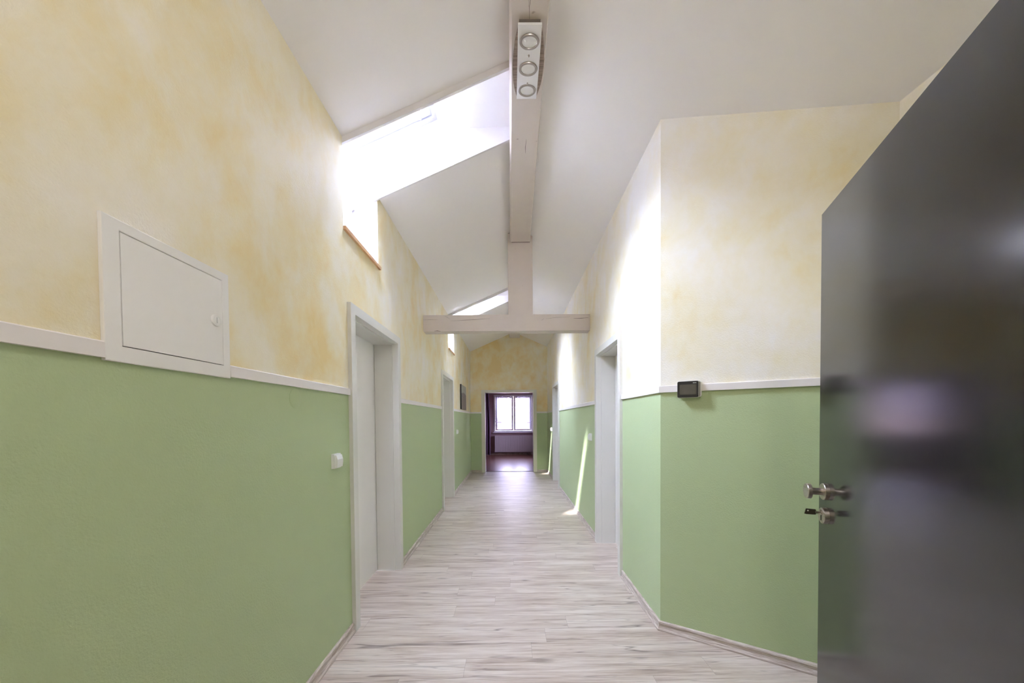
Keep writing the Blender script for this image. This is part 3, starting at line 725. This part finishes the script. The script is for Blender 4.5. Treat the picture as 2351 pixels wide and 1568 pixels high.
box(bm, rx0, WX0, YW, YW+.25, -.1, rz); box(bm, WX1, rx1, YW, YW+.25, -.1, rz); box(bm, WX0, WX1, YW, YW+.25, -.1, WZ0); box(bm, WX0, WX1, YW, YW+.25, WZ1, rz)
struct(obj('wall_end_room_window', bm, M['plum']), 'mauve window wall of the end room', 'wall')
bm = B(); box(bm, rx0, rx1, YW-.016, YW, 0, .07); struct(obj('baseboard_end_room', bm, M['veneer']), 'dark skirting below the radiator', 'skirting board')
e = struct(empty('window_3', (.11, YW, WZ0)), 'white double window with tied back sheer curtains in the end room', 'window')
bm = B(); ya, yb = YW-.012, YW+.06
box(bm, WX0-.005, WX1+.005, ya, yb, WZ1-.055, WZ1); box(bm, WX0-.005, WX1+.005, ya, yb, WZ0, WZ0+.055)
box(bm, WX0-.005, WX0+.055, ya, yb, WZ0+.055, WZ1-.055); box(bm, WX1-.055, WX1+.005, ya, yb, WZ0+.055, WZ1-.055)
obj('window_frame', bm, M['pvc'], e, bevel=.004)
mid = .113
for a, b in ((WX0+.058, mid-.002), (mid+.002, WX1-.058)):
    bm = B(); s = .068; z0, z1 = WZ0+.058, WZ1-.058
    box(bm, a, a+s, ya-.02, yb-.02, z0, z1); box(bm, b-s, b, ya-.02, yb-.02, z0, z1); box(bm, a+s, b-s, ya-.02, yb-.02, z0, z0+s-.01); box(bm, a+s, b-s, ya-.02, yb-.02, z1-s+.01, z1)
    sh = obj('sash', bm, M['pvc'], e, bevel=.004)
    bm = B(); box(bm, a+s-.01, b-s+.01, YW+.01, YW+.016, z0+s-.02, z1-s+.02); obj('pane', bm, M['tinted'], sh)
bm = B(); hx, hz = mid+.028, 1.47
box(bm, hx-.014, hx+.014, ya-.03, ya-.02, hz-.035, hz+.035); box(bm, hx-.009, hx+.009, ya-.065, ya-.03, hz-.01, hz+.01); box(bm, hx-.009, hx+.009, ya-.065, ya-.052, hz-.12, hz+.01)
obj('window_handle', bm, M['switchwhite'], e, bevel=.003)
bm = B(); box(bm, WX0-.04, WX1+.06, YW-.11, YW-.013, WZ0-.028, WZ0-.002); obj('window_sill', bm, M['sill'], e, bevel=.006)
portal('end_room_daylight', (mid, YW+.12, 1.55), (0, -1, 0), 1.35, 1.3)

e = struct(empty('window_4', (rx1, (SY0+SY1)/2, SZ0)), 'added side window lighting the end room, out of view', 'window')  # unseen window added as an extra light source for the end room
bm = B()
box(bm, rx1+.03, rx1+.09, SY0, SY1, SZ0, SZ0+.07); box(bm, rx1+.03, rx1+.09, SY0, SY1, SZ1-.07, SZ1)
for a in (SY0, (SY0+SY1)/2-.04, SY1-.08): box(bm, rx1+.03, rx1+.09, a, a+.08, SZ0+.07, SZ1-.07)
obj('window_frame', bm, M['pvc'], e)
bm = B(); box(bm, rx1+.055, rx1+.061, SY0+.04, SY1-.04, SZ0+.04, SZ1-.04); obj('pane', bm, M['tinted'], e)
portal('added_side_daylight', (rx1+.11, (SY0+SY1)/2, (SZ0+SZ1)/2), (-1, 0, 0), SZ1-SZ0, SY1-SY0)

# tied back sheer curtains: each hangs from the sash top, is gathered at the tie and flares below
def sheer(xo, xi, tie, tz, label):
    """xo: outer edge, xi: inner edge at the top; tie: (xa, xb) gathered width at height tz"""
    e = tag(empty('sheer_curtain', ((xo+xi)/2, YW-.05, 2.17)), label, 'curtain', 'sheer curtains at the far window')
    bm = B(); nu, nv = 90, 70; z1, z0 = 2.175, .985; rows = []
    for j in range(nv+1):
        z = z1+(z0-z1)*j/nv
        if z > tz:
            k = (z1-z)/(z1-tz); fo = xo+(tie[0]-xo)*k**1.6; fi = xi+(tie[1]-xi)*(.25*k+.75*k**1.7)
            amp = .010+.012*k
        else:
            k = (tz-z)/(tz-z0); fo = tie[0]+(tie[2]-tie[0])*k**.7; fi = tie[1]+(tie[3]-tie[1])*k**.7; amp = .022
        rows.append([bm.verts.new((fo+(fi-fo)*i/nu, YW-.052-.012+amp*math.sin(i/nu*math.pi*2*8.5+.6*math.sin(i*.3))+.004*math.sin(i*.9+z*3), z + (.02*math.sin(i/nu*9) if z < tz-.1 else 0))) for i in range(nu+1)])
    for a, b in zip(rows, rows[1:]):
        for i in range(nu): bm.faces.new((a[i], a[i+1], b[i+1], b[i]))
    o = obj('curtain_cloth', bm, M['sheer'], e, smooth=True)
    bm = B(); s = 1 if xi > xo else -1
    tube(bm, [(xo-s*.01, YW-.03, tz+.05), ((xo+tie[0])/2, YW-.06, tz+.03), (tie[0], YW-.10, tz+.008), (tie[1], YW-.10, tz-.012), (tie[1]+s*.006, YW-.06, tz-.012)], .009, 10)
    obj('tieback', bm, M['sill'], e, smooth=True)
    bm = B(); tube(bm, [(xo+s*.0, YW-.064, 2.18), (xi, YW-.064, 2.18)], .006, 8); obj('curtain_rod', bm, M['pvc'], e)
sheer(-.545, .045, (-.50, -.34, -.46, -.33), 1.215, 'left sheer curtain swept to the left of the far window')
sheer(.775, .185, (.76, .605, .74, .63), 1.195, 'right sheer curtain swept to the right of the far window')

# heavy plum curtain on the left of the end room
e = tag(empty('plum_curtain', (-.95, YW-.25, 0)), 'dark plum floor length curtain left of the far window', 'curtain')
bm = B(); rows = []; nu = 80
for j in range(31):
    z = 2.42-2.40*j/30; k = j/30
    xr_ = -.80+.075*math.sin(min(1, k*1.5)*math.pi/2)-.02*k
    rows.append([bm.verts.new((-1.35+(xr_+1.35)*i/nu, YW-.25+.032*math.sin(i/nu*math.pi*2*6+.4*math.sin(k*3)), z)) for i in range(nu+1)])
for a, b in zip(rows, rows[1:]):
    for i in range(nu): bm.faces.new((a[i], a[i+1], b[i+1], b[i]))
o = obj('curtain_cloth', bm, M['velvet'], e, smooth=True); sm = o.modifiers.new('thickness', 'SOLIDIFY'); sm.thickness = .004
bm = B(); tube(bm, [(-1.5, YW-.25, 2.44), (1.6, YW-.25, 2.44)], .014, 14); obj('curtain_pole', bm, M['metal'], e, smooth=True)

# radiator under the far window
e = tag(empty('radiator', (.3, YW-.07, .11)), 'flat ribbed radiator below the far window', 'radiator')
ax0, ax1, az0, az1 = -.585, 1.02, .112, .722
bm = B(); n = 48; pts = []
pitch = (ax1-ax0)/n; yfr = YW-.125
for i in range(n):
    x = ax0+i*pitch
    pts += [(x+pitch*.06, yfr), (x+pitch*.62, yfr), (x+pitch*.72, yfr+.010), (x+pitch*.95, yfr+.010)]
prof = pts + [(ax1, yfr), (ax1, YW-.05), (ax0, YW-.05), (ax0, yfr)]
prism(bm, prof, 2, az0+.02, az1-.02)
obj('panel', bm, M['rad'], e)
bm = B(); box(bm, ax0-.004, ax1+.004, yfr-.004, YW-.045, az1-.02, az1); box(bm, ax0-.004, ax1+.004, yfr-.002, YW-.045, az0, az0+.02); obj('cover', bm, M['rad'], e, bevel=.004)
for x in (.76, .81):
    bm = B(); tube(bm, [(x, YW-.09, az0), (x, YW-.09, 0.0)], .009, 12); obj('pipe', bm, M['white'], e, smooth=True)
bm = B(); cyl(bm, (.735, YW-.09, az0-.04), (1, 0, 0), .016, .10, 16); obj('valve', bm, M['metal'], e, smooth=True)
for x in (-.35, .6):
    bm = B(); box(bm, x, x+.03, YW-.05, YW, .25, .62); obj('bracket', bm, M['rad'], e)

# ------------------------------------------------------------------ the tiled roof across the street
e = tag(empty('neighbouring_roof', (0, 19.5, 0)), 'sunlit tiled roof seen through the far window', 'building')
bm = B(); y, z = 19.5, .86
pr_ = [(19.5, .80)]
for i in range(16): pr_ += [(y, z), (y+.34, z+.118)]; y += .34; z += .168
pr_ += [(y+.1, z), (y+.1, .80)]
prism(bm, pr_, 0, -7, 7)
obj('tiled_roof', bm, M['tiles'], e)
bm = B(); box(bm, -6.8, 6.8, 19.9, 24.5, -4, .80); obj('house_wall', bm, M['plaster'], e)
bm = B(); tube(bm, [(-7, 19.42, .80), (7, 19.42, .80)], .06, 12); obj('gutter', bm, M['oak'], e, smooth=True)
